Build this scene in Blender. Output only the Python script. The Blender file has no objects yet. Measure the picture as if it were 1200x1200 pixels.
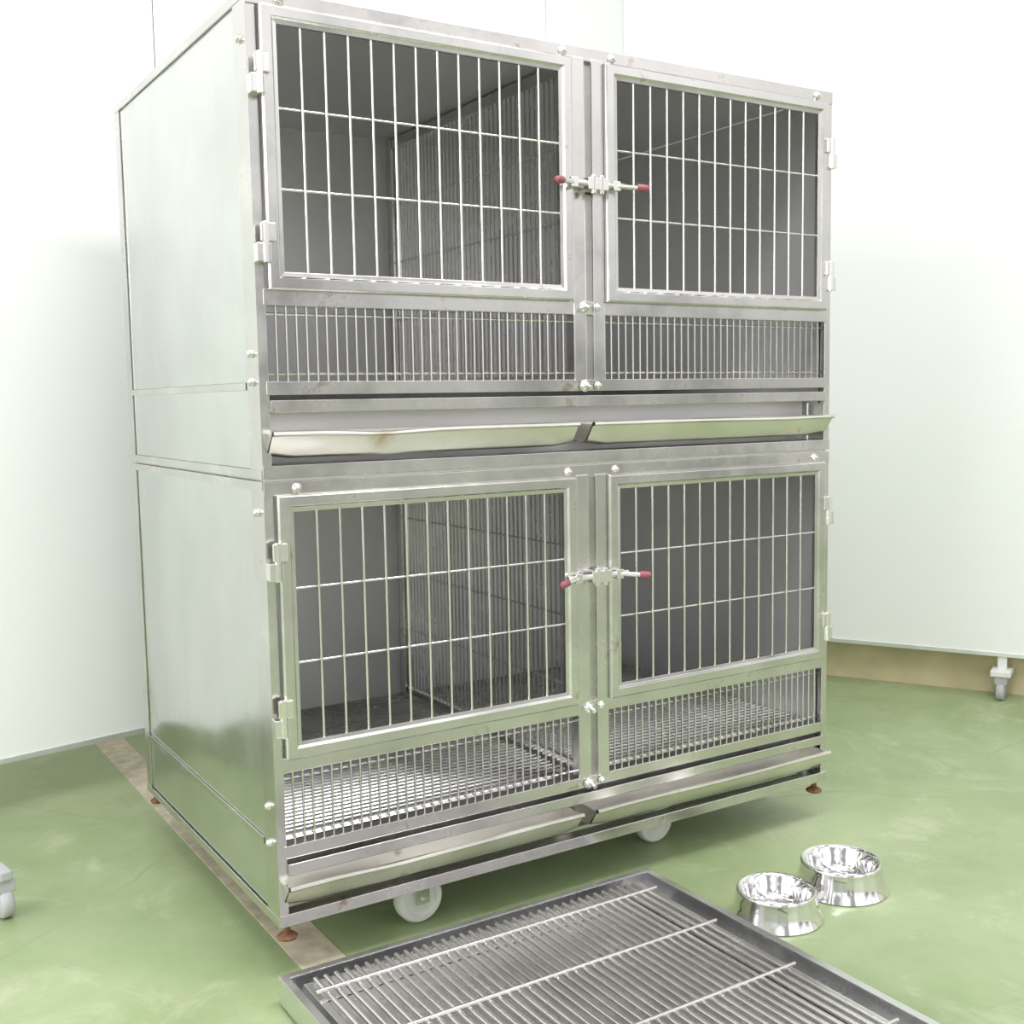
import bpy, bmesh, random
from math import *
from mathutils import Vector, Matrix
random.seed(4)
S=bpy.context.scene
try:
    S.view_settings.view_transform='Standard'
    S.view_settings.look='None'
    S.view_settings.exposure=0.0
except Exception as e: pass
COL=S.collection
FZ=0.095   # kennel frame height above floor

# ---------------------------------------------------------------- materials
def newmat(name):
    m=bpy.data.materials.new(name); m.use_nodes=True
    nt=m.node_tree; b=nt.nodes['Principled BSDF']; return m,nt,b
def plain(name,col,rough=.5,metal=0.,var=.06,scale=20.,bump=0.02):
    m,nt,b=newmat(name)
    tc=nt.nodes.new('ShaderNodeTexCoord'); n=nt.nodes.new('ShaderNodeTexNoise'); n.inputs['Scale'].default_value=scale; n.inputs['Detail'].default_value=4
    nt.links.new(tc.outputs['Object'],n.inputs['Vector'])
    r=nt.nodes.new('ShaderNodeValToRGB'); c=Vector(col)
    r.color_ramp.elements[0].position=.3; r.color_ramp.elements[1].position=.7
    r.color_ramp.elements[0].color=(*(c*(1-var)),1); r.color_ramp.elements[1].color=(*(c*(1+var)),1)
    nt.links.new(n.outputs['Fac'],r.inputs['Fac']); nt.links.new(r.outputs['Color'],b.inputs['Base Color'])
    b.inputs['Roughness'].default_value=rough; b.inputs['Metallic'].default_value=metal
    if bump:
        bp=nt.nodes.new('ShaderNodeBump'); bp.inputs['Strength'].default_value=bump; bp.inputs['Distance'].default_value=.01
        nt.links.new(n.outputs['Fac'],bp.inputs['Height']); nt.links.new(bp.outputs['Normal'],b.inputs['Normal'])
    return m
def steel(name,col=(.78,.78,.76),rough=.28,wav=0.0,smudge=.12,metal=1.0,rv=.3,dirt=None,dirtpos=.62,sscale=7,stain=None,streak=0.0):
    m,nt,b=newmat(name); N=nt.nodes; L=nt.links
    tc=N.new('ShaderNodeTexCoord')
    n2=N.new('ShaderNodeTexNoise'); n2.inputs['Scale'].default_value=sscale; n2.inputs['Detail'].default_value=6; n2.inputs['Roughness'].default_value=.65
    L.new(tc.outputs['Object'],n2.inputs['Vector'])
    r=N.new('ShaderNodeValToRGB'); c=Vector(col)
    r.color_ramp.elements[0].position=.3; r.color_ramp.elements[1].position=.65
    r.color_ramp.elements[0].color=(*(c*(1-smudge)),1); r.color_ramp.elements[1].color=(*c,1)
    L.new(n2.outputs['Fac'],r.inputs['Fac'])
    out=r.outputs['Color']
    if dirt:
        n5=N.new('ShaderNodeTexNoise'); n5.inputs['Scale'].default_value=14; n5.inputs['Detail'].default_value=8; n5.inputs['Roughness'].default_value=.7
        L.new(tc.outputs['Object'],n5.inputs['Vector'])
        r5=N.new('ShaderNodeValToRGB'); r5.color_ramp.elements[0].position=dirtpos; r5.color_ramp.elements[1].position=dirtpos+.12
        L.new(n5.outputs['Fac'],r5.inputs['Fac'])
        mx=N.new('ShaderNodeMixRGB'); mx.inputs[2].default_value=(*dirt,1); L.new(r5.outputs['Color'],mx.inputs[0]); L.new(out,mx.inputs[1]); out=mx.outputs[0]
    if stain:
        # rust spot at a fixed place on the sheet
        vd=N.new('ShaderNodeVectorMath'); vd.operation='DISTANCE'; vd.inputs[1].default_value=stain
        nn=N.new('ShaderNodeTexNoise'); nn.inputs['Scale'].default_value=60; nn.inputs['Detail'].default_value=5; L.new(tc.outputs['Object'],nn.inputs['Vector'])
        L.new(tc.outputs['Object'],vd.inputs[0])
        mr0=N.new('ShaderNodeMapRange'); mr0.inputs['From Min'].default_value=.004; mr0.inputs['From Max'].default_value=.032; mr0.inputs['To Min'].default_value=1.1; mr0.inputs['To Max'].default_value=0
        L.new(vd.outputs['Value'],mr0.inputs['Value'])
        mu=N.new('ShaderNodeMath'); mu.operation='MULTIPLY'; mu.use_clamp=True; L.new(mr0.outputs[0],mu.inputs[0]); L.new(nn.outputs['Fac'],mu.inputs[1])
        mx=N.new('ShaderNodeMixRGB'); mx.inputs[2].default_value=(.38,.24,.06,1); L.new(mu.outputs[0],mx.inputs[0]); L.new(out,mx.inputs[1]); out=mx.outputs[0]
    L.new(out,b.inputs['Base Color'])
    mr=N.new('ShaderNodeMapRange'); mr.inputs['From Min'].default_value=.3; mr.inputs['From Max'].default_value=.7
    mr.inputs['To Min'].default_value=rough*(1-rv); mr.inputs['To Max'].default_value=rough*(1+rv)
    L.new(n2.outputs['Fac'],mr.inputs['Value'])
    ro=mr.outputs['Result']
    if streak:
        mp=N.new('ShaderNodeMapping'); mp.inputs['Scale'].default_value=(30,30,1.2); mp.inputs['Rotation'].default_value=(.12,0,0)
        L.new(tc.outputs['Object'],mp.inputs['Vector'])
        ns=N.new('ShaderNodeTexNoise'); ns.inputs['Scale'].default_value=2; ns.inputs['Detail'].default_value=6; L.new(mp.outputs[0],ns.inputs['Vector'])
        ma=N.new('ShaderNodeMath'); ma.operation='MULTIPLY_ADD'; ma.inputs[1].default_value=streak; L.new(ns.outputs['Fac'],ma.inputs[0]); L.new(ro,ma.inputs[2]); ro=ma.outputs[0]
    L.new(ro,b.inputs['Roughness'])
    b.inputs['Metallic'].default_value=metal
    if wav:
        n3=N.new('ShaderNodeTexNoise'); n3.inputs['Scale'].default_value=2.6; n3.inputs['Detail'].default_value=1
        L.new(tc.outputs['Object'],n3.inputs['Vector'])
        b2=N.new('ShaderNodeBump'); b2.inputs['Strength'].default_value=wav; b2.inputs['Distance'].default_value=.05
        L.new(n3.outputs['Fac'],b2.inputs['Height']); L.new(b2.outputs['Normal'],b.inputs['Normal'])
    return m
M_frame=steel('steel_frame',(.71,.695,.675),.24,wav=.25,smudge=.2,dirt=(.38,.30,.25),dirtpos=.62)
M_rail=steel('steel_rail',(.70,.68,.66),.24,wav=.25,smudge=.22,dirt=(.36,.28,.23),dirtpos=.59)
M_panel=steel('steel_side_panel',(.70,.715,.695),.12,wav=.34,smudge=.13,sscale=4,streak=.16)
M_wire=steel('steel_wire',(.84,.82,.80),.25)
M_in=steel('steel_interior',(.80,.79,.80),.42,wav=.06,smudge=.08,metal=.7,sscale=3)
M_bar=steel('steel_floor_bar',(.72,.71,.70),.28)
M_trough=steel('steel_trough',(.82,.80,.75),.40,smudge=.15,dirt=(.45,.36,.22),dirtpos=.62,stain=(.205,-.018,.806))
M_bowl=steel('steel_bowl',(.84,.83,.83),.07,smudge=.03)
M_tray=steel('steel_tray',(.80,.80,.80),.26)
M_white=plain('white_plastic',(.78,.78,.76),.45)
M_grey=plain('grey_plastic',(.45,.46,.46),.5)
M_red=plain('red_grip',(.30,.09,.11),.45,var=.3,scale=60)
M_rust=plain('rusty_foot',(.20,.09,.05),.8,var=.4,scale=90,bump=.3)
M_dark=plain('dark_gap',(.05,.05,.05),.7)
M_board=plain('white_board',(.885,.905,.89),.4,var=.012,scale=2,bump=0)
M_alu=plain('aluminium_trim',(.76,.77,.77),.35,metal=.6)
M_wall=plain('wall_paint',(.88,.87,.85),.7,var=.02,scale=3)
M_tan=plain('tan_baseboard',(.66,.57,.36),.6,var=.12,scale=9)

def floor_mat():
    m,nt,b=newmat('green_floor'); N=nt.nodes; L=nt.links
    tc=N.new('ShaderNodeTexCoord')
    n=N.new('ShaderNodeTexNoise'); n.inputs['Scale'].default_value=1.3; n.inputs['Detail'].default_value=10; n.inputs['Roughness'].default_value=.7; n.inputs['Distortion'].default_value=.4
    L.new(tc.outputs['Object'],n.inputs['Vector'])
    r=N.new('ShaderNodeValToRGB'); e=r.color_ramp.elements
    e[0].position=.32; e[0].color=(.235,.315,.145,1); e[1].position=.68; e[1].color=(.385,.465,.260,1)
    L.new(n.outputs['Fac'],r.inputs['Fac'])
    dn=N.new('ShaderNodeTexNoise'); dn.inputs['Scale'].default_value=3; dn.inputs['Detail'].default_value=5
    L.new(tc.outputs['Object'],dn.inputs['Vector'])
    va=N.new('ShaderNodeVectorMath'); va.operation='MULTIPLY_ADD'; va.inputs[1].default_value=(.12,.12,.12)
    L.new(dn.outputs['Color'],va.inputs[0]); L.new(tc.outputs['Object'],va.inputs[2])
    br=N.new('ShaderNodeTexVoronoi'); br.feature='DISTANCE_TO_EDGE'; br.inputs['Scale'].default_value=.9
    L.new(va.outputs[0],br.inputs['Vector'])
    rc=N.new('ShaderNodeValToRGB'); rc.color_ramp.elements[0].position=.0; rc.color_ramp.elements[0].color=(1,1,1,1); rc.color_ramp.elements[1].position=.004; rc.color_ramp.elements[1].color=(0,0,0,1)
    L.new(br.outputs['Distance'],rc.inputs['Fac'])
    ml=N.new('ShaderNodeMath'); ml.operation='MULTIPLY'
    rb=N.new('ShaderNodeMapRange'); rb.inputs['From Min'].default_value=.42; rb.inputs['From Max'].default_value=.6; rb.inputs['To Max'].default_value=.5
    L.new(n.outputs['Fac'],rb.inputs['Value']); L.new(rb.outputs[0],ml.inputs[1])
    L.new(rc.outputs['Color'],ml.inputs[0])
    mx=N.new('ShaderNodeMixRGB'); mx.inputs[2].default_value=(.16,.16,.10,1)
    L.new(ml.outputs[0],mx.inputs[0]); L.new(r.outputs['Color'],mx.inputs[1])
    v=N.new('ShaderNodeTexNoise'); v.inputs['Scale'].default_value=4.5; v.inputs['Detail'].default_value=14; v.inputs['Roughness'].default_value=.75; v.inputs['Distortion'].default_value=.8
    L.new(tc.outputs['Object'],v.inputs['Vector'])
    r2=N.new('ShaderNodeValToRGB'); r2.color_ramp.elements[0].position=.54; r2.color_ramp.elements[1].position=.70
    L.new(v.outputs['Fac'],r2.inputs['Fac'])
    m2=N.new('ShaderNodeMixRGB'); m2.inputs[2].default_value=(.60,.60,.46,1)
    ml2=N.new('ShaderNodeMath'); ml2.operation='MULTIPLY'; ml2.inputs[1].default_value=.5
    L.new(r2.outputs['Color'],ml2.inputs[0]); L.new(ml2.outputs[0],m2.inputs[0]); L.new(mx.outputs[0],m2.inputs[1])
    # brownish stains and small dirt marks
    v3=N.new('ShaderNodeTexNoise'); v3.inputs['Scale'].default_value=3.2; v3.inputs['Detail'].default_value=15; v3.inputs['Roughness'].default_value=.85
    mp3=N.new('ShaderNodeMapping'); mp3.inputs['Location'].default_value=(7.3,2.1,0); L.new(tc.outputs['Object'],mp3.inputs['Vector']); L.new(mp3.outputs[0],v3.inputs['Vector'])
    r3=N.new('ShaderNodeValToRGB'); r3.color_ramp.elements[0].position=.54; r3.color_ramp.elements[1].position=.70
    L.new(v3.outputs['Fac'],r3.inputs['Fac'])
    m3=N.new('ShaderNodeMixRGB'); m3.inputs[2].default_value=(.27,.25,.14,1)
    ml3=N.new('ShaderNodeMath'); ml3.operation='MULTIPLY'; ml3.inputs[1].default_value=.7
    L.new(r3.outputs['Color'],ml3.inputs[0]); L.new(ml3.outputs[0],m3.inputs[0]); L.new(m2.outputs[0],m3.inputs[1])
    L.new(m3.outputs[0],b.inputs['Base Color'])
    mr=N.new('ShaderNodeMapRange'); mr.inputs['To Min'].default_value=.22; mr.inputs['To Max'].default_value=.55
    L.new(v.outputs['Fac'],mr.inputs['Value']); L.new(mr.outputs['Result'],b.inputs['Roughness'])
    bp=N.new('ShaderNodeBump'); bp.inputs['Strength'].default_value=.08; bp.inputs['Distance'].default_value=.01
    L.new(v.outputs['Fac'],bp.inputs['Height']); L.new(bp.outputs['Normal'],b.inputs['Normal'])
    return m
M_floor=floor_mat()
M_tape=plain('beige_floor_line',(.56,.50,.38),.6,var=.25,scale=25)

# ---------------------------------------------------------------- builder
class B:
    def __init__(s): s.bm=bmesh.new()
    def box(s,x0,x1,y0,y1,z0,z1):
        vs=[s.bm.verts.new((x,y,z)) for x in (x0,x1) for y in (y0,y1) for z in (z0,z1)]
        for f in ((0,1,3,2),(4,6,7,5),(0,4,5,1),(2,3,7,6),(0,2,6,4),(1,5,7,3)):
            s.bm.faces.new([vs[i] for i in f])
        return s
    def rod(s,a,b,r,n=8,r2=None):
        a=Vector(a); b=Vector(b); r2=r if r2 is None else r2
        d=(b-a).normalized(); u=d.orthogonal().normalized(); w=d.cross(u)
        A=[s.bm.verts.new(a+(u*cos(2*pi*i/n)+w*sin(2*pi*i/n))*r) for i in range(n)]
        C=[s.bm.verts.new(b+(u*cos(2*pi*i/n)+w*sin(2*pi*i/n))*r2) for i in range(n)]
        for i in range(n): s.bm.faces.new([A[i],A[(i+1)%n],C[(i+1)%n],C[i]])
        s.bm.faces.new(A[::-1]); s.bm.faces.new(C); return s
    def lathe(s,c,axis,prof,n=32):
        c=Vector(c); d=Vector(axis).normalized(); u=d.orthogonal().normalized(); w=d.cross(u)
        rings=[]
        for (r,h) in prof:
            if r<1e-6: rings.append([s.bm.verts.new(c+d*h)])
            else: rings.append([s.bm.verts.new(c+d*h+(u*cos(2*pi*i/n)+w*sin(2*pi*i/n))*r) for i in range(n)])
        for a,b in zip(rings,rings[1:]):
            for i in range(n):
                j=(i+1)%n
                if len(a)==1 and len(b)==1: continue
                if len(a)==1: s.bm.faces.new([a[0],b[j],b[i]])
                elif len(b)==1: s.bm.faces.new([a[i],a[j],b[0]])
                else: s.bm.faces.new([a[i],a[j],b[j],b[i]])
        return s
    def extr(s,prof,x0,x1,axis='x',cap=True):
        f=(lambda t,p:(t,p[0],p[1])) if axis=='x' else (lambda t,p:(p[0],t,p[1]))
        A=[s.bm.verts.new(f(x0,p)) for p in prof]; C=[s.bm.verts.new(f(x1,p)) for p in prof]
        n=len(prof)
        for i in range(n): s.bm.faces.new([A[i],A[(i+1)%n],C[(i+1)%n],C[i]])
        if cap: s.bm.faces.new(A[::-1]); s.bm.faces.new(C)
        return s
    def rectframe(s,x0,x1,z0,z1,prof):
        loops=[]
        for d,y in prof:
            loops.append([s.bm.verts.new(p) for p in ((x0+d,y,z0+d),(x1-d,y,z0+d),(x1-d,y,z1-d),(x0+d,y,z1-d))])
        n=len(loops)
        for k in range(n):
            a=loops[k]; b=loops[(k+1)%n]
            for i in range(4):
                j=(i+1)%4; s.bm.faces.new([a[i],a[j],b[j],b[i]])
        return s
    def done(s,name,mat,parent=None,bevel=0,smooth=False,mtx=None):
        bmesh.ops.recalc_face_normals(s.bm,faces=s.bm.faces)
        me=bpy.data.meshes.new(name); s.bm.to_mesh(me); s.bm.free()
        if smooth:
            for p in me.polygons: p.use_smooth=True
            try: me.set_sharp_from_angle(angle=radians(50))
            except Exception: pass
        o=bpy.data.objects.new(name,me); me.materials.append(mat); COL.objects.link(o)
        if bevel:
            md=o.modifiers.new('bev','BEVEL'); md.width=bevel; md.segments=2; md.limit_method='ANGLE'; md.angle_limit=radians(40)
        if mtx is not None: o.matrix_world=mtx
        if parent: o.parent=parent
        return o
def empty(name,loc=(0,0,0),rz=0):
    e=bpy.data.objects.new(name,None); e.location=loc; e.rotation_euler=(0,0,rz); e.empty_display_size=.1; COL.objects.link(e); return e

# ---------------------------------------------------------------- kennel
W,D,H=1.288,.83,1.5
K=empty('stainless_steel_dog_kennel',(0,0,FZ))
MX=.645
def tier(tag,zb,zt,g0,g1,d0,d1,wires,latz):
    b=B()
    for x,sx in ((0,1),(W,-1)):
        for y,sy in ((0,1),(D,-1)):
            fw=.016 if y==0 else .03
            dep=.058 if y==0 else .035
            t=.003
            P=[(0,0),(fw,0),(fw,t),(t,t),(t,dep),(0,dep)]
            P=[(x+sx*a,y+sy*c) for a,c in P]
            A=[b.bm.verts.new((a,c,zb)) for a,c in P]; C=[b.bm.verts.new((a,c,zt)) for a,c in P]
            for i in range(6): b.bm.faces.new([A[i],A[(i+1)%6],C[(i+1)%6],C[i]])
            b.bm.faces.new(A); b.bm.faces.new(C[::-1])
    b.done(tag+'_corner_posts',M_frame,K,.0006)
    b=B()
    b.box(.608,.636,-.0035,.020,g0-.004,zt-.018); b.box(.652,.680,-.0035,.020,g0-.004,zt-.018)
    b.done(tag+'_mullion_post',M_frame,K,.002)
    b=B(); b.box(.633,.655,.009,.012,g0-.004,zt-.02); b.done(tag+'_mullion_back_strip',M_frame,K)
    b=B()
    b.box(.0005,W-.0005,-.0022,.025,zt-.024,zt+.0004)
    b.box(.012,W-.012,-.0012,.022,g1,d0+.002)
    b.box(.012,W-.012,-.0012,.022,g0-.022,g0)
    b.box(.016,W-.016,-.007,.03,g0-.050,g0-.030)
    b.box(.0005,W-.0005,-.0022,.025,zb-.0004,zb+.021)
    b.box(.03,W-.03,D-.02,D-.001,zb,zb+.03); b.box(.03,W-.03,D-.02,D-.001,zt-.03,zt)
    b.box(.004,.02,.03,D-.03,zb,zb+.021); b.box(W-.02,W-.004,.03,D-.03,zb,zb+.021)
    b.done(tag+'_frame_rails',M_rail,K,.0012)
    b=B()
    def sheet(xf,za,zc,amp,sg):
        ny,nz=24,24; ya,yb=.062,D-.037; g=[]
        for i in range(ny+1):
            row=[]
            for j in range(nz+1):
                u=i/ny; v=j/nz
                e=min(1,min(u,1-u)/.14)*min(1,min(v,1-v)/.14); e=e*e*(3-2*e)
                dx=amp*e*(.45+.55*sin(2.3*u+2.6*v+zb*3)*cos(3.1*v-1.4*u))
                row.append(b.bm.verts.new((xf-sg*dx,ya+(yb-ya)*u,za+(zc-za)*v)))
            g.append(row)
        for i in range(ny):
            for j in range(nz): b.bm.faces.new([g[i][j],g[i+1][j],g[i+1][j+1],g[i][j+1]])
    sheet(.0030,g0,zt-.0145,.0075,1); sheet(.0030,zb+.0145,g0-.013,.0015,1)
    sheet(W-.0030,zb+.0145,zt-.0145,.003,-1)
    b.done(tag+'_side_panels',M_panel,K,smooth=True)
    b=B()
    b.box(-.0014,.0012,.002,D-.001,zt-.014,zt+.0006); b.box(-.0014,.0012,.002,D-.001,zb-.0006,zb+.014); b.box(-.0006,.0035,.063,D-.036,g0-.013,g0-.001)
    b.done(tag+'_side_edge_strips',M_frame,K,.0004)
    b=B(); b.box(.0036,.0046,.0575,.0635,zb+.014,zt-.014); b.box(.0036,.0046,D-.04,D-.034,zb+.014,zt-.014)
    b.done(tag+'_side_seams',M_dark,K)
    b=B()
    b.box(.0055,.0075,.026,D-.01,zb+.1,zt-.007); b.box(W-.0075,W-.0055,.026,D-.01,zb+.1,zt-.007)
    b.box(.0078,W-.0078,D-.0235,D-.0215,zb+.09,zt-.007)
    b.box(.004,W-.004,.026,D-.022,zt-.006,zt-.003)
    b.done(tag+'_inner_lining',M_in,K)
    b=B()
    b.box(.0078,MX-.01,.008,D-.025,g0-.0405,g0-.038); b.box(MX+.01,W-.0078,.008,D-.025,g0-.0405,g0-.038)
    b.done(tag+'_drip_pans',M_tray,K)
    b=B()
    for xa,xb in ((.012,MX-.014),(MX+.014,W-.012)):
        y=.03
        while y<D-.03:
            b.rod((xa,y,g0-.008),(xb,y,g0-.008),.0028,6); y+=.0175
        for k in range(5):
            x=xa+.01+(xb-xa-.02)*k/4; b.rod((x,.024,g0-.013),(x,D-.026,g0-.013),.003,6)
    b.done(tag+'_floor_grid',M_bar,K,smooth=True)
    b=B()
    b.box(MX-.012,MX+.012,D-.045,D-.025,g0-.01,zt-.008); b.box(MX-.011,MX+.011,.045,D-.047,zt-.032,zt-.008); b.box(MX-.006,MX+.006,.045,D-.047,g0-.004,g0+.012)
    b.box(MX-.012,MX+.012,.023,.042,g0-.003,zt-.027)
    b.box(.009,.032,D-.045,D-.025,g0-.01,zt-.008)
    b.done(tag+'_partition_frame',M_frame,K,.001)
    b=B(); y=.055
    while y<D-.05:
        b.rod((MX,y,g0+.005),(MX,y,zt-.02),.0022,6); y+=.0172
    hh=(zt-g0)
    for k in (.27,.5,.73): b.rod((MX-.004,.04,g0+hh*k),(MX-.004,D-.03,g0+hh*k),.0022,6)
    b.done(tag+'_partition_bars',M_wire,K,smooth=True)
    b=B()
    for xa,xb in ((.016,.606),(.682,W-.016)):
        n=34
        for i in range(1,n): 
            x=xa+(xb-xa)*i/n; b.rod((x,.006,g0-.003),(x,.006,g1+.003),.0021,6)
        for z in (g0+.012,g1-.012): b.rod((xa-.002,.0095,z),(xb+.002,.0095,z),.0019,6)
    b.done(tag+'_grille_bars',M_wire,K,smooth=True)
    for side,xa,xb in (('left',.018,.603),('right',.679,1.266)):
        b=B()
        w=.028
        b.rectframe(xa,xb,d0,d1,[(0,-.004),(0,-.011),(.003,-.014),(.018,-.014),(.0215,-.010),(w,-.009),(w,.0),(.004,.0)])
        b.done('%s_%s_door_frame'%(tag,side),M_frame,K,.0006)
        b=B()
        n=13
        for i in range(1,n):
            x=xa+w+(xb-xa-2*w)*i/n; b.rod((x,-.005,d0+w-.006),(x,-.005,d1-w+.006),.0023,8)
        for z in wires: b.rod((xa+w-.005,-.001,z),(xb-w+.005,-.001,z),.0023,8)
        b.done('%s_%s_door_bars'%(tag,side),M_wire,K,smooth=True)
        b=B(); s=1 if side=='left' else -1; xe=xa if side=='left' else xb
        for zc in (d1-.107,d0+.072):
            x0,x1=sorted((xe-s*.012,xe+s*.012)); b.box(x0,x1,-.021,-.012,zc+.001,zc+.030)
            x0,x1=sorted((xe-s*.019,xe+s*.004)); b.box(x0,x1,-.019,.001,zc-.030,zc-.001)
            b.rod((xe-s*.004,-.017,zc-.032),(xe-s*.004,-.017,zc+.032),.006,10)
        b.done('%s_%s_door_hinges'%(tag,side),M_wire,K,.0015)
        b=B(); g=B()
        xm=.636 if side=='left' else .654
        xd=xb-.012 if side=='left' else xa+.012
        s=-1 if side=='left' else 1
        zc=latz
        b.rod((xm-s*.012,-.026,zc),(xd+s*.02,-.026,zc+.001),.0055,10)
        x0,x1=sorted((xm-s*.009,xm+s*.014)); b.box(x0,x1,-.034,-.003,zc-.011,zc+.011)
        x0,x1=sorted((xd-s*.010,xd+s*.006)); b.box(x0,x1,-.032,-.012,zc-.009,zc+.009)
        b.rod((xm,-.03,zc-.018),(xm,-.03,zc+.016),.005,10)
        b.rod((xd,-.028,zc),(xd+s*.036,-.046,zc-.003),.0046,10)
        g.rod((xd+s*.034,-.045,zc-.002),(xd+s*.050,-.052,zc-.004),.0068,12); 
        g.lathe((xd+s*.050,-.052,zc-.004),(s*.9,-.4,-.1),[(.0068,0),(.006,.003),(.003,.005),(0,.0055)],12)
        b.done('%s_%s_latch'%(tag,side),M_wire,K,.0012); g.done('%s_%s_latch_grip'%(tag,side),M_red,K,smooth=True)
    for side,xa,xb in (('left',.010,.602),('right',.634,W-.012)):
        t0=zb+.031; t1=zb+.074
        nx=14
        P=[(.055,t1),(.048,t0+.010),(.022,t0),(.004,t0+.001),(-.004,t0+.006),(-.021,t1-.006),(-.026,t1-.006),(-.029,t1-.003),(-.028,t1+.001),(-.024,t1+.0025),(-.0195,t1),(.000,t0+.008),(.006,t0+.004),(.022,t0+.003),(.046,t0+.012),(.053,t1)]
        b=B(); rows=[]
        for k in range(nx+1):
            u=k/nx; x=xa+(xb-xa)*u
            row=[]
            for i,(yy,zz) in enumerate(P):
                dy=dz=0
                if 4<=i<=11:
                    dd=exp(-((u-.33)/.12)**2) if side=='left' else exp(-((u-.75)/.2)**2)*.4
                    dz=-.005*dd*(zz-t0)/(t1-t0); dy=.005*dd+.0025*sin(u*9+zb*5)
                q=min(u,1-u); 
                if q<.04 and i in (2,3,4,11,12,13): dz+=.006*(1-q/.04)
                row.append(b.bm.verts.new((x,yy+dy,zz+dz)))
            rows.append(row)
        n=len(P)
        for r0,r1 in zip(rows,rows[1:]):
            for i in range(n):
                j=(i+1)%n; b.bm.faces.new([r0[i],r0[j],r1[j],r1[i]])
        for x,s in ((xa,-1),(xb,1)):
            pts=[(.054,t1),(.047,t0+.013),(.022,t0+.006),(.003,t0+.008),(-.022,t1-.003)]
            b.extr(pts,x-.001,x+.001)
        b.done('%s_%s_trough'%(tag,side),M_trough,K,smooth=True)
    b=B(); b.box(.02,W-.02,.060,.062,zb+.021,g0-.042); b.done(tag+'_gutter_back_plate',M_in,K)
    b=B()
    def bolt(x,z,y=-.0022,r=.0072,ax=(0,-1,0)):
        b.lathe((x,y,z),ax,[(r*1.25,-.001),(r*1.25,.001),(r,.0015),(r*.95,.005),(r*.6,.0078),(0,.0085)],12)
    for x in (.055,.59,.70,1.24): bolt(x,zt-.012)
    for z in (g1+.014,g0-.012):
        bolt(.630,z,-.0035,.0095); bolt(.660,z,-.0035,.0065)
        b.rod((.630,-.012,z),(.630,-.024,z-.004),.0045,8)
    for z in (zb+.2,zt-.07 if zb>0.1 else zt-.05, g0+.0):
        bolt(0,z,.03,.0068,(-1,0,0)) 
    b.done(tag+'_bolts',M_wire,K,smooth=True)
tier('lower',0,.740,.137,.260,.284,.719,(.565,.442),.530)
tier('upper',.745,1.5,.900,1.019,1.043,1.477,(1.324,1.200),1.253)
b=B(); b.box(.006,W-.006,.004,D-.004,.7405,.7444); b.done('tier_spacer',M_in,K)
b=B()
for y in (.08,.70): b.box(.021,W-.021,y-.018,y+.018,.004,.012)
b.done('chassis_cross_bars',M_in,K,.001)
for i,(x,y) in enumerate(((.295,.078),(.895,.130),(.295,.74),(1.05,.74))):
    b=B(); wr=.046; zc=-FZ+wr
    b.lathe((x,y-.014,zc),(0,1,0),[(0,.002),(.010,.002),(.012,.004),(.030,.004),(.033,0),(.042,0),(wr,.005),(wr,.023),(.042,.028),(.033,.028),(.030,.024),(0,.024)],32)
    b.done('caster_%d_wheel'%i,M_white,K,smooth=True)
    b=B(); b.box(x-.014,x+.014,y-.022,y-.018,zc-.006,.002); b.box(x-.014,x+.014,y+.018,y+.022,zc-.006,.002); b.box(x-.03,x+.03,y-.03,y+.03,.0,.0035)
    b.rod((x,y-.026,zc),(x,y+.026,zc),.006,10)
    b.done('caster_%d_bracket'%i,M_bar,K,.001)
b=B()
for x in (.018,W-.018):
    for y in (.018,D-.018):
        b.lathe((x,y,-.028),(0,0,1),[(0,0),(.016,0),(.018,.004),(.010,.010),(.006,.012),(.006,.034)],14)
b.done('leveling_feet',M_rust,K,smooth=True)

# ---------------------------------------------------------------- removed tray with grid
TR=empty('drip_tray_with_grid',(-.03,-.76,0))
tx,ty,th=.748,.69,.050
b=B()
def bx(*a): b.box(*a)
bx(.001,tx-.001,.001,ty-.001,.006,.009)
for a in ((0,.004,0,ty),(tx-.004,tx,0,ty),(0.004,tx-.004,0,.004),(0.004,tx-.004,ty-.004,ty)): bx(*a,.006,th-.0005)
b.done('tray_pan',M_tray,TR)
b=B()
A=[]
for d,z in ((-.001,th-.006),(-.001,th+.001),(.013,th+.001),(.013,th-.0015),(.0045,th-.0015),(.0045,th-.006)):
    A.append([b.bm.verts.new(p) for p in ((d,d,z),(tx-d,d,z),(tx-d,ty-d,z),(d,ty-d,z))])
for k in range(len(A)):
    for i in range(4):
        b.bm.faces.new([A[k][i],A[k][(i+1)%4],A[(k+1)%len(A)][(i+1)%4],A[(k+1)%len(A)][i]])
b.done('tray_rolled_rim',M_tray,TR,.0006)
b=B()
for cx in (.04,tx-.04):
    for cy in (.04,ty-.04): b.rod((cx,cy,0),(cx,cy,.0065),.012,12)
b.done('tray_pads',M_grey,TR)
gz=.046
x0,x1,y0,y1=.028,tx-.042,.03,ty-.03
b=B()
A=[]
for d,z in ((0,.010),(0,gz-.003),(.012,gz-.003),(.012,.010)):
    A.append([b.bm.verts.new(p) for p in ((x0+d,y0+d,z),(x1-d,y0+d,z),(x1-d,y1-d,z),(x0+d,y1-d,z))])
for k in range(4):
    for i in range(4):
        b.bm.faces.new([A[k][i],A[k][(i+1)%4],A[(k+1)%4][(i+1)%4],A[(k+1)%4][i]])
b.done('grid_frame',M_tray,TR,.001)
b=B(); x=x0+.02
while x<x1-.012:
    b.rod((x,y0+.001,gz),(x,y1-.001,gz),.0042,8); x+=.0178
for y in (.06,.262,.447,.61): b.rod((x0+.001,y,gz+.006),(x1-.001,y,gz+.006),.003,8)
b.done('grid_bars',M_wire,TR,smooth=True)

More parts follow.
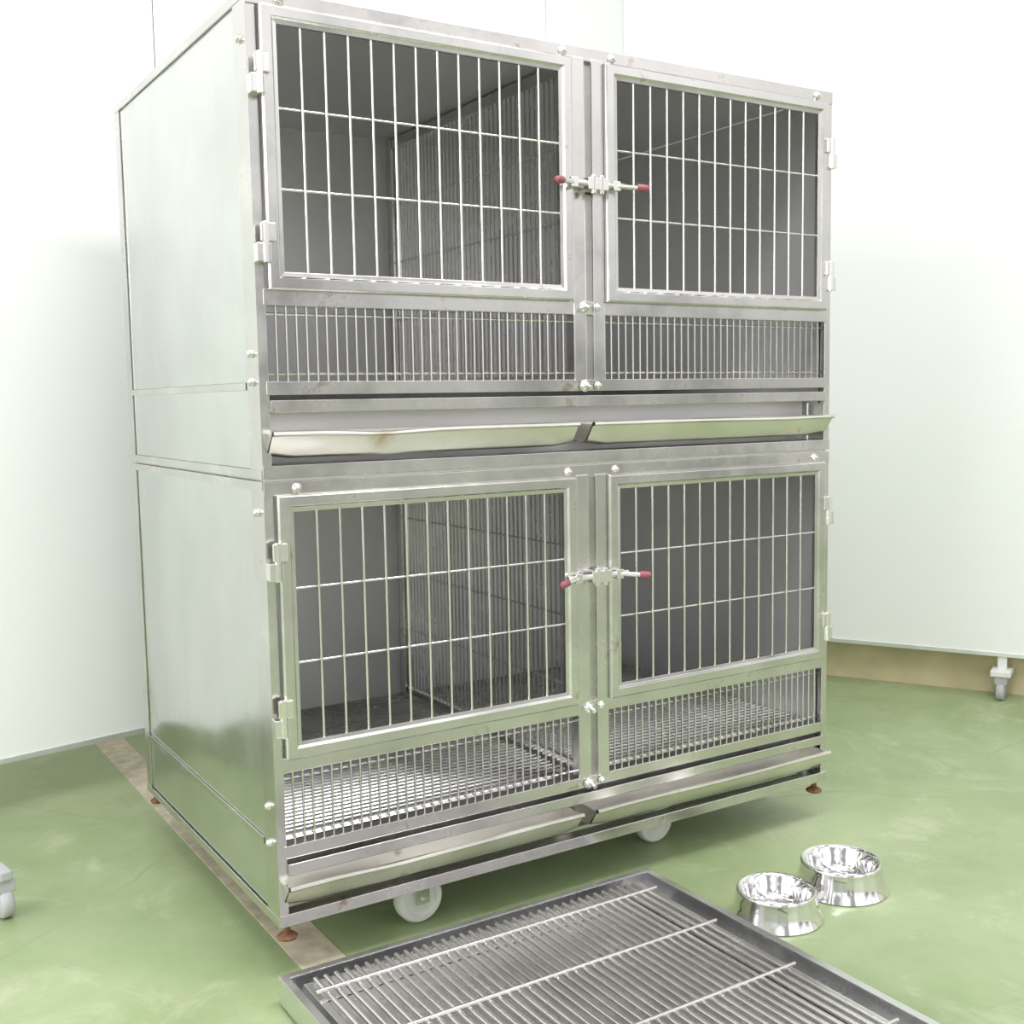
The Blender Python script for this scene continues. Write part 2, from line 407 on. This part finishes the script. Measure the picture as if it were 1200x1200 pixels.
# ---------------------------------------------------------------- bowls
def bowl(x,y,R,rz):
    b=B(); s=R/.085
    P=[(.078,.004),(.084,0),(.086,.002),(.0835,.007),(.080,.014),(.0775,.022),(.0755,.034),(.0735,.042),(.074,.046),(.0715,.0485),(.068,.048),(.065,.044),(.061,.032),(.056,.020),(.050,.012),(.040,.008),(.02,.007),(0,.007)]
    b.lathe((0,0,0),(0,0,1),[(r*s,z*s*1.12) for r,z in P],48)
    o=b.done('steel_pet_bowl',M_bowl,smooth=True); o.location=(x,y,0); return o
bowl(.853,-.280,.084,0); bowl(1.046,-.262,.089,0)

# ---------------------------------------------------------------- room
b=B(); b.box(-5,6,-5,5,-.05,0); b.done('floor',M_floor)
b=B(); b.box(.045,.125,-.02,2.2,.0,.0012); b.done('floor_line_beige',M_tape)
dl=Vector((1,.2,0)).normalized(); nl=Vector((-dl.y,dl.x,0))
dr=Vector((.474,-.880,0)).normalized(); nr=Vector((.880,.474,0))
corner=Vector((1.92,1.528,0))
def frame(o,d):
    return Matrix(((d.x,-d.y,0,o.x),(d.y,d.x,0,o.y),(0,0,1,0),(0,0,0,1)))
def slab(name,o,d,L,mat,y0,y1,z0,z1,x0=0):
    b=B(); b.box(x0,L,y0,y1,z0,z1); ob=b.done(name,mat); ob.matrix_world=frame(o,d); return ob
def partition(o,d,L,legs,front,arm=.02,trimmat=None,armmat=None):
    e=empty('white_partition_panel'); e.matrix_world=frame(o,d)
    b=B(); b.box(.005,L-.005,0,.024,.147,2.42); b.done('board',M_board,e)
    b=B(); b.box(.001,L-.001,-.004,.028,.133,.147); b.box(.001,.005,-.003,.028,.147,2.42); b.box(L-.005,L-.001,-.003,.028,.147,2.42); b.box(.001,L-.001,-.004,.028,2.42,2.435)
    b.done('trim',trimmat or M_alu,e,.0015)
    for i,x in enumerate(legs):
        b=B(); b.box(x-arm,x+arm,-front-.02,.05,.075,.095); b.box(x-.014,x+.014,.002,.022,.09,.14)
        b.done('foot_%d'%i,armmat or M_white,e,.004)
        b=B()
        for y in (-front,.03):
            b.box(x-.018,x+.018,y-.014,y+.014,.05,.078)
        b.done('caster_fork_%d'%i,M_grey,e,.003)
        b=B()
        for y in (-front,.03):
            b.lathe((x-.012,y,.028),(1,0,0),[(0,0),(.024,0),(.028,.004),(.028,.020),(.024,.024),(0,.024)],24)
        b.done('caster_wheel_%d'%i,M_grey,e,smooth=True)
    return e
def PL(x): return Vector((x,1.144+.2*x,0))
seg=1.35*sqrt(1.04)
partition(PL(-1.16),dl,seg,(.80-.078,),.53,.012,armmat=M_grey)
partition(PL(.19),dl,seg,(.25,1.1),.05)
partition(PL(1.54),dl,.392,(),.05,trimmat=M_board)
partition(corner,dr,1.53,(1.27,),.02,.03)
partition(corner+dr*1.53,dr,1.5,(.3,1.2),.02)
slab('wall_back',PL(-4)+nl*.85,dl,7.2,M_wall,0,.1,0,2.7)
slab('wall_right',corner+nr*.085+dr*-1.0,dr,6,M_wall,0,.1,0,2.7)
slab('baseboard_right',corner+nr*.085+dr*-1.0,dr,6,M_tan,-.012,-.0005,0,.12)

# ---------------------------------------------------------------- light
w=bpy.data.worlds.new('World'); S.world=w; w.use_nodes=True
nt=w.node_tree; N=nt.nodes; L=nt.links; bg=N['Background']
tc=N.new('ShaderNodeTexCoord'); sp=N.new('ShaderNodeSeparateXYZ'); L.new(tc.outputs['Generated'],sp.inputs[0])
mr=N.new('ShaderNodeMapRange'); mr.inputs['From Min'].default_value=-1; mr.inputs['From Max'].default_value=1; L.new(sp.outputs['Z'],mr.inputs['Value'])
cr=N.new('ShaderNodeValToRGB'); e=cr.color_ramp.elements
e[0].position=0; e[0].color=(.45,.45,.43,1); e[1].position=1; e[1].color=(1,.99,1,1)
for p,c in ((.49,(.50,.51,.47,1)),(.53,(.82,.83,.82,1)),(.66,(1,.99,1,1))):
    q=e.new(p); q.color=c
L.new(mr.outputs[0],cr.inputs[0])
mp=N.new('ShaderNodeMapping'); mp.inputs['Scale'].default_value=(1.6,1.6,.7); L.new(tc.outputs['Generated'],mp.inputs['Vector'])
nz=N.new('ShaderNodeTexNoise'); nz.inputs['Scale'].default_value=2.6; nz.inputs['Detail'].default_value=1.5; L.new(mp.outputs[0],nz.inputs['Vector'])
m3=N.new('ShaderNodeMapRange'); m3.inputs['From Min'].default_value=.40; m3.inputs['From Max'].default_value=.56; m3.inputs['To Min'].default_value=.38; m3.inputs['To Max'].default_value=1.4; L.new(nz.outputs['Fac'],m3.inputs['Value'])
vm=N.new('ShaderNodeVectorMath'); vm.operation='SCALE'; L.new(cr.outputs[0],vm.inputs[0]); L.new(m3.outputs[0],vm.inputs['Scale'])
L.new(vm.outputs[0],bg.inputs['Color']); bg.inputs['Strength'].default_value=1.2
def area(name,loc,target,sx,sy,power,col=(1,1,1)):
    l=bpy.data.lights.new(name,'AREA'); l.shape='RECTANGLE'; l.size=sx; l.size_y=sy; l.energy=power; l.color=col
    o=bpy.data.objects.new(name,l); COL.objects.link(o); o.location=loc
    o.rotation_euler=(Vector(target)-Vector(loc)).to_track_quat('-Z','Y').to_euler(); return o
area('added_overhead_light',(.4,-1.0,2.9),(.4,-.6,0),2.4,.5,52)  # unseen area lamp, added overhead for highlights on bowls and steel
area('window_light',(-3.4,-.9,1.7),(.2,.3,.8),2.4,1.8,85,(1,.99,1))

# ---------------------------------------------------------------- camera
cd=bpy.data.cameras.new('camera'); cam=bpy.data.objects.new('camera',cd); COL.objects.link(cam); S.camera=cam
y,p,r=.56055,.09846,-.01749
f=Vector((sin(y)*cos(p),cos(y)*cos(p),-sin(p))); rt=Vector((cos(y),-sin(y),0)); up=rt.cross(f)
rt2=rt*cos(r)+up*sin(r); up2=-rt*sin(r)+up*cos(r)
Mx=Matrix((rt2,up2,-f)).transposed().to_4x4(); Mx.translation=Vector((-.62942,-1.74646,.86519+FZ))
cam.matrix_world=Mx; cd.sensor_width=36; cd.lens=1337.903/1200*36; cd.clip_start=.02
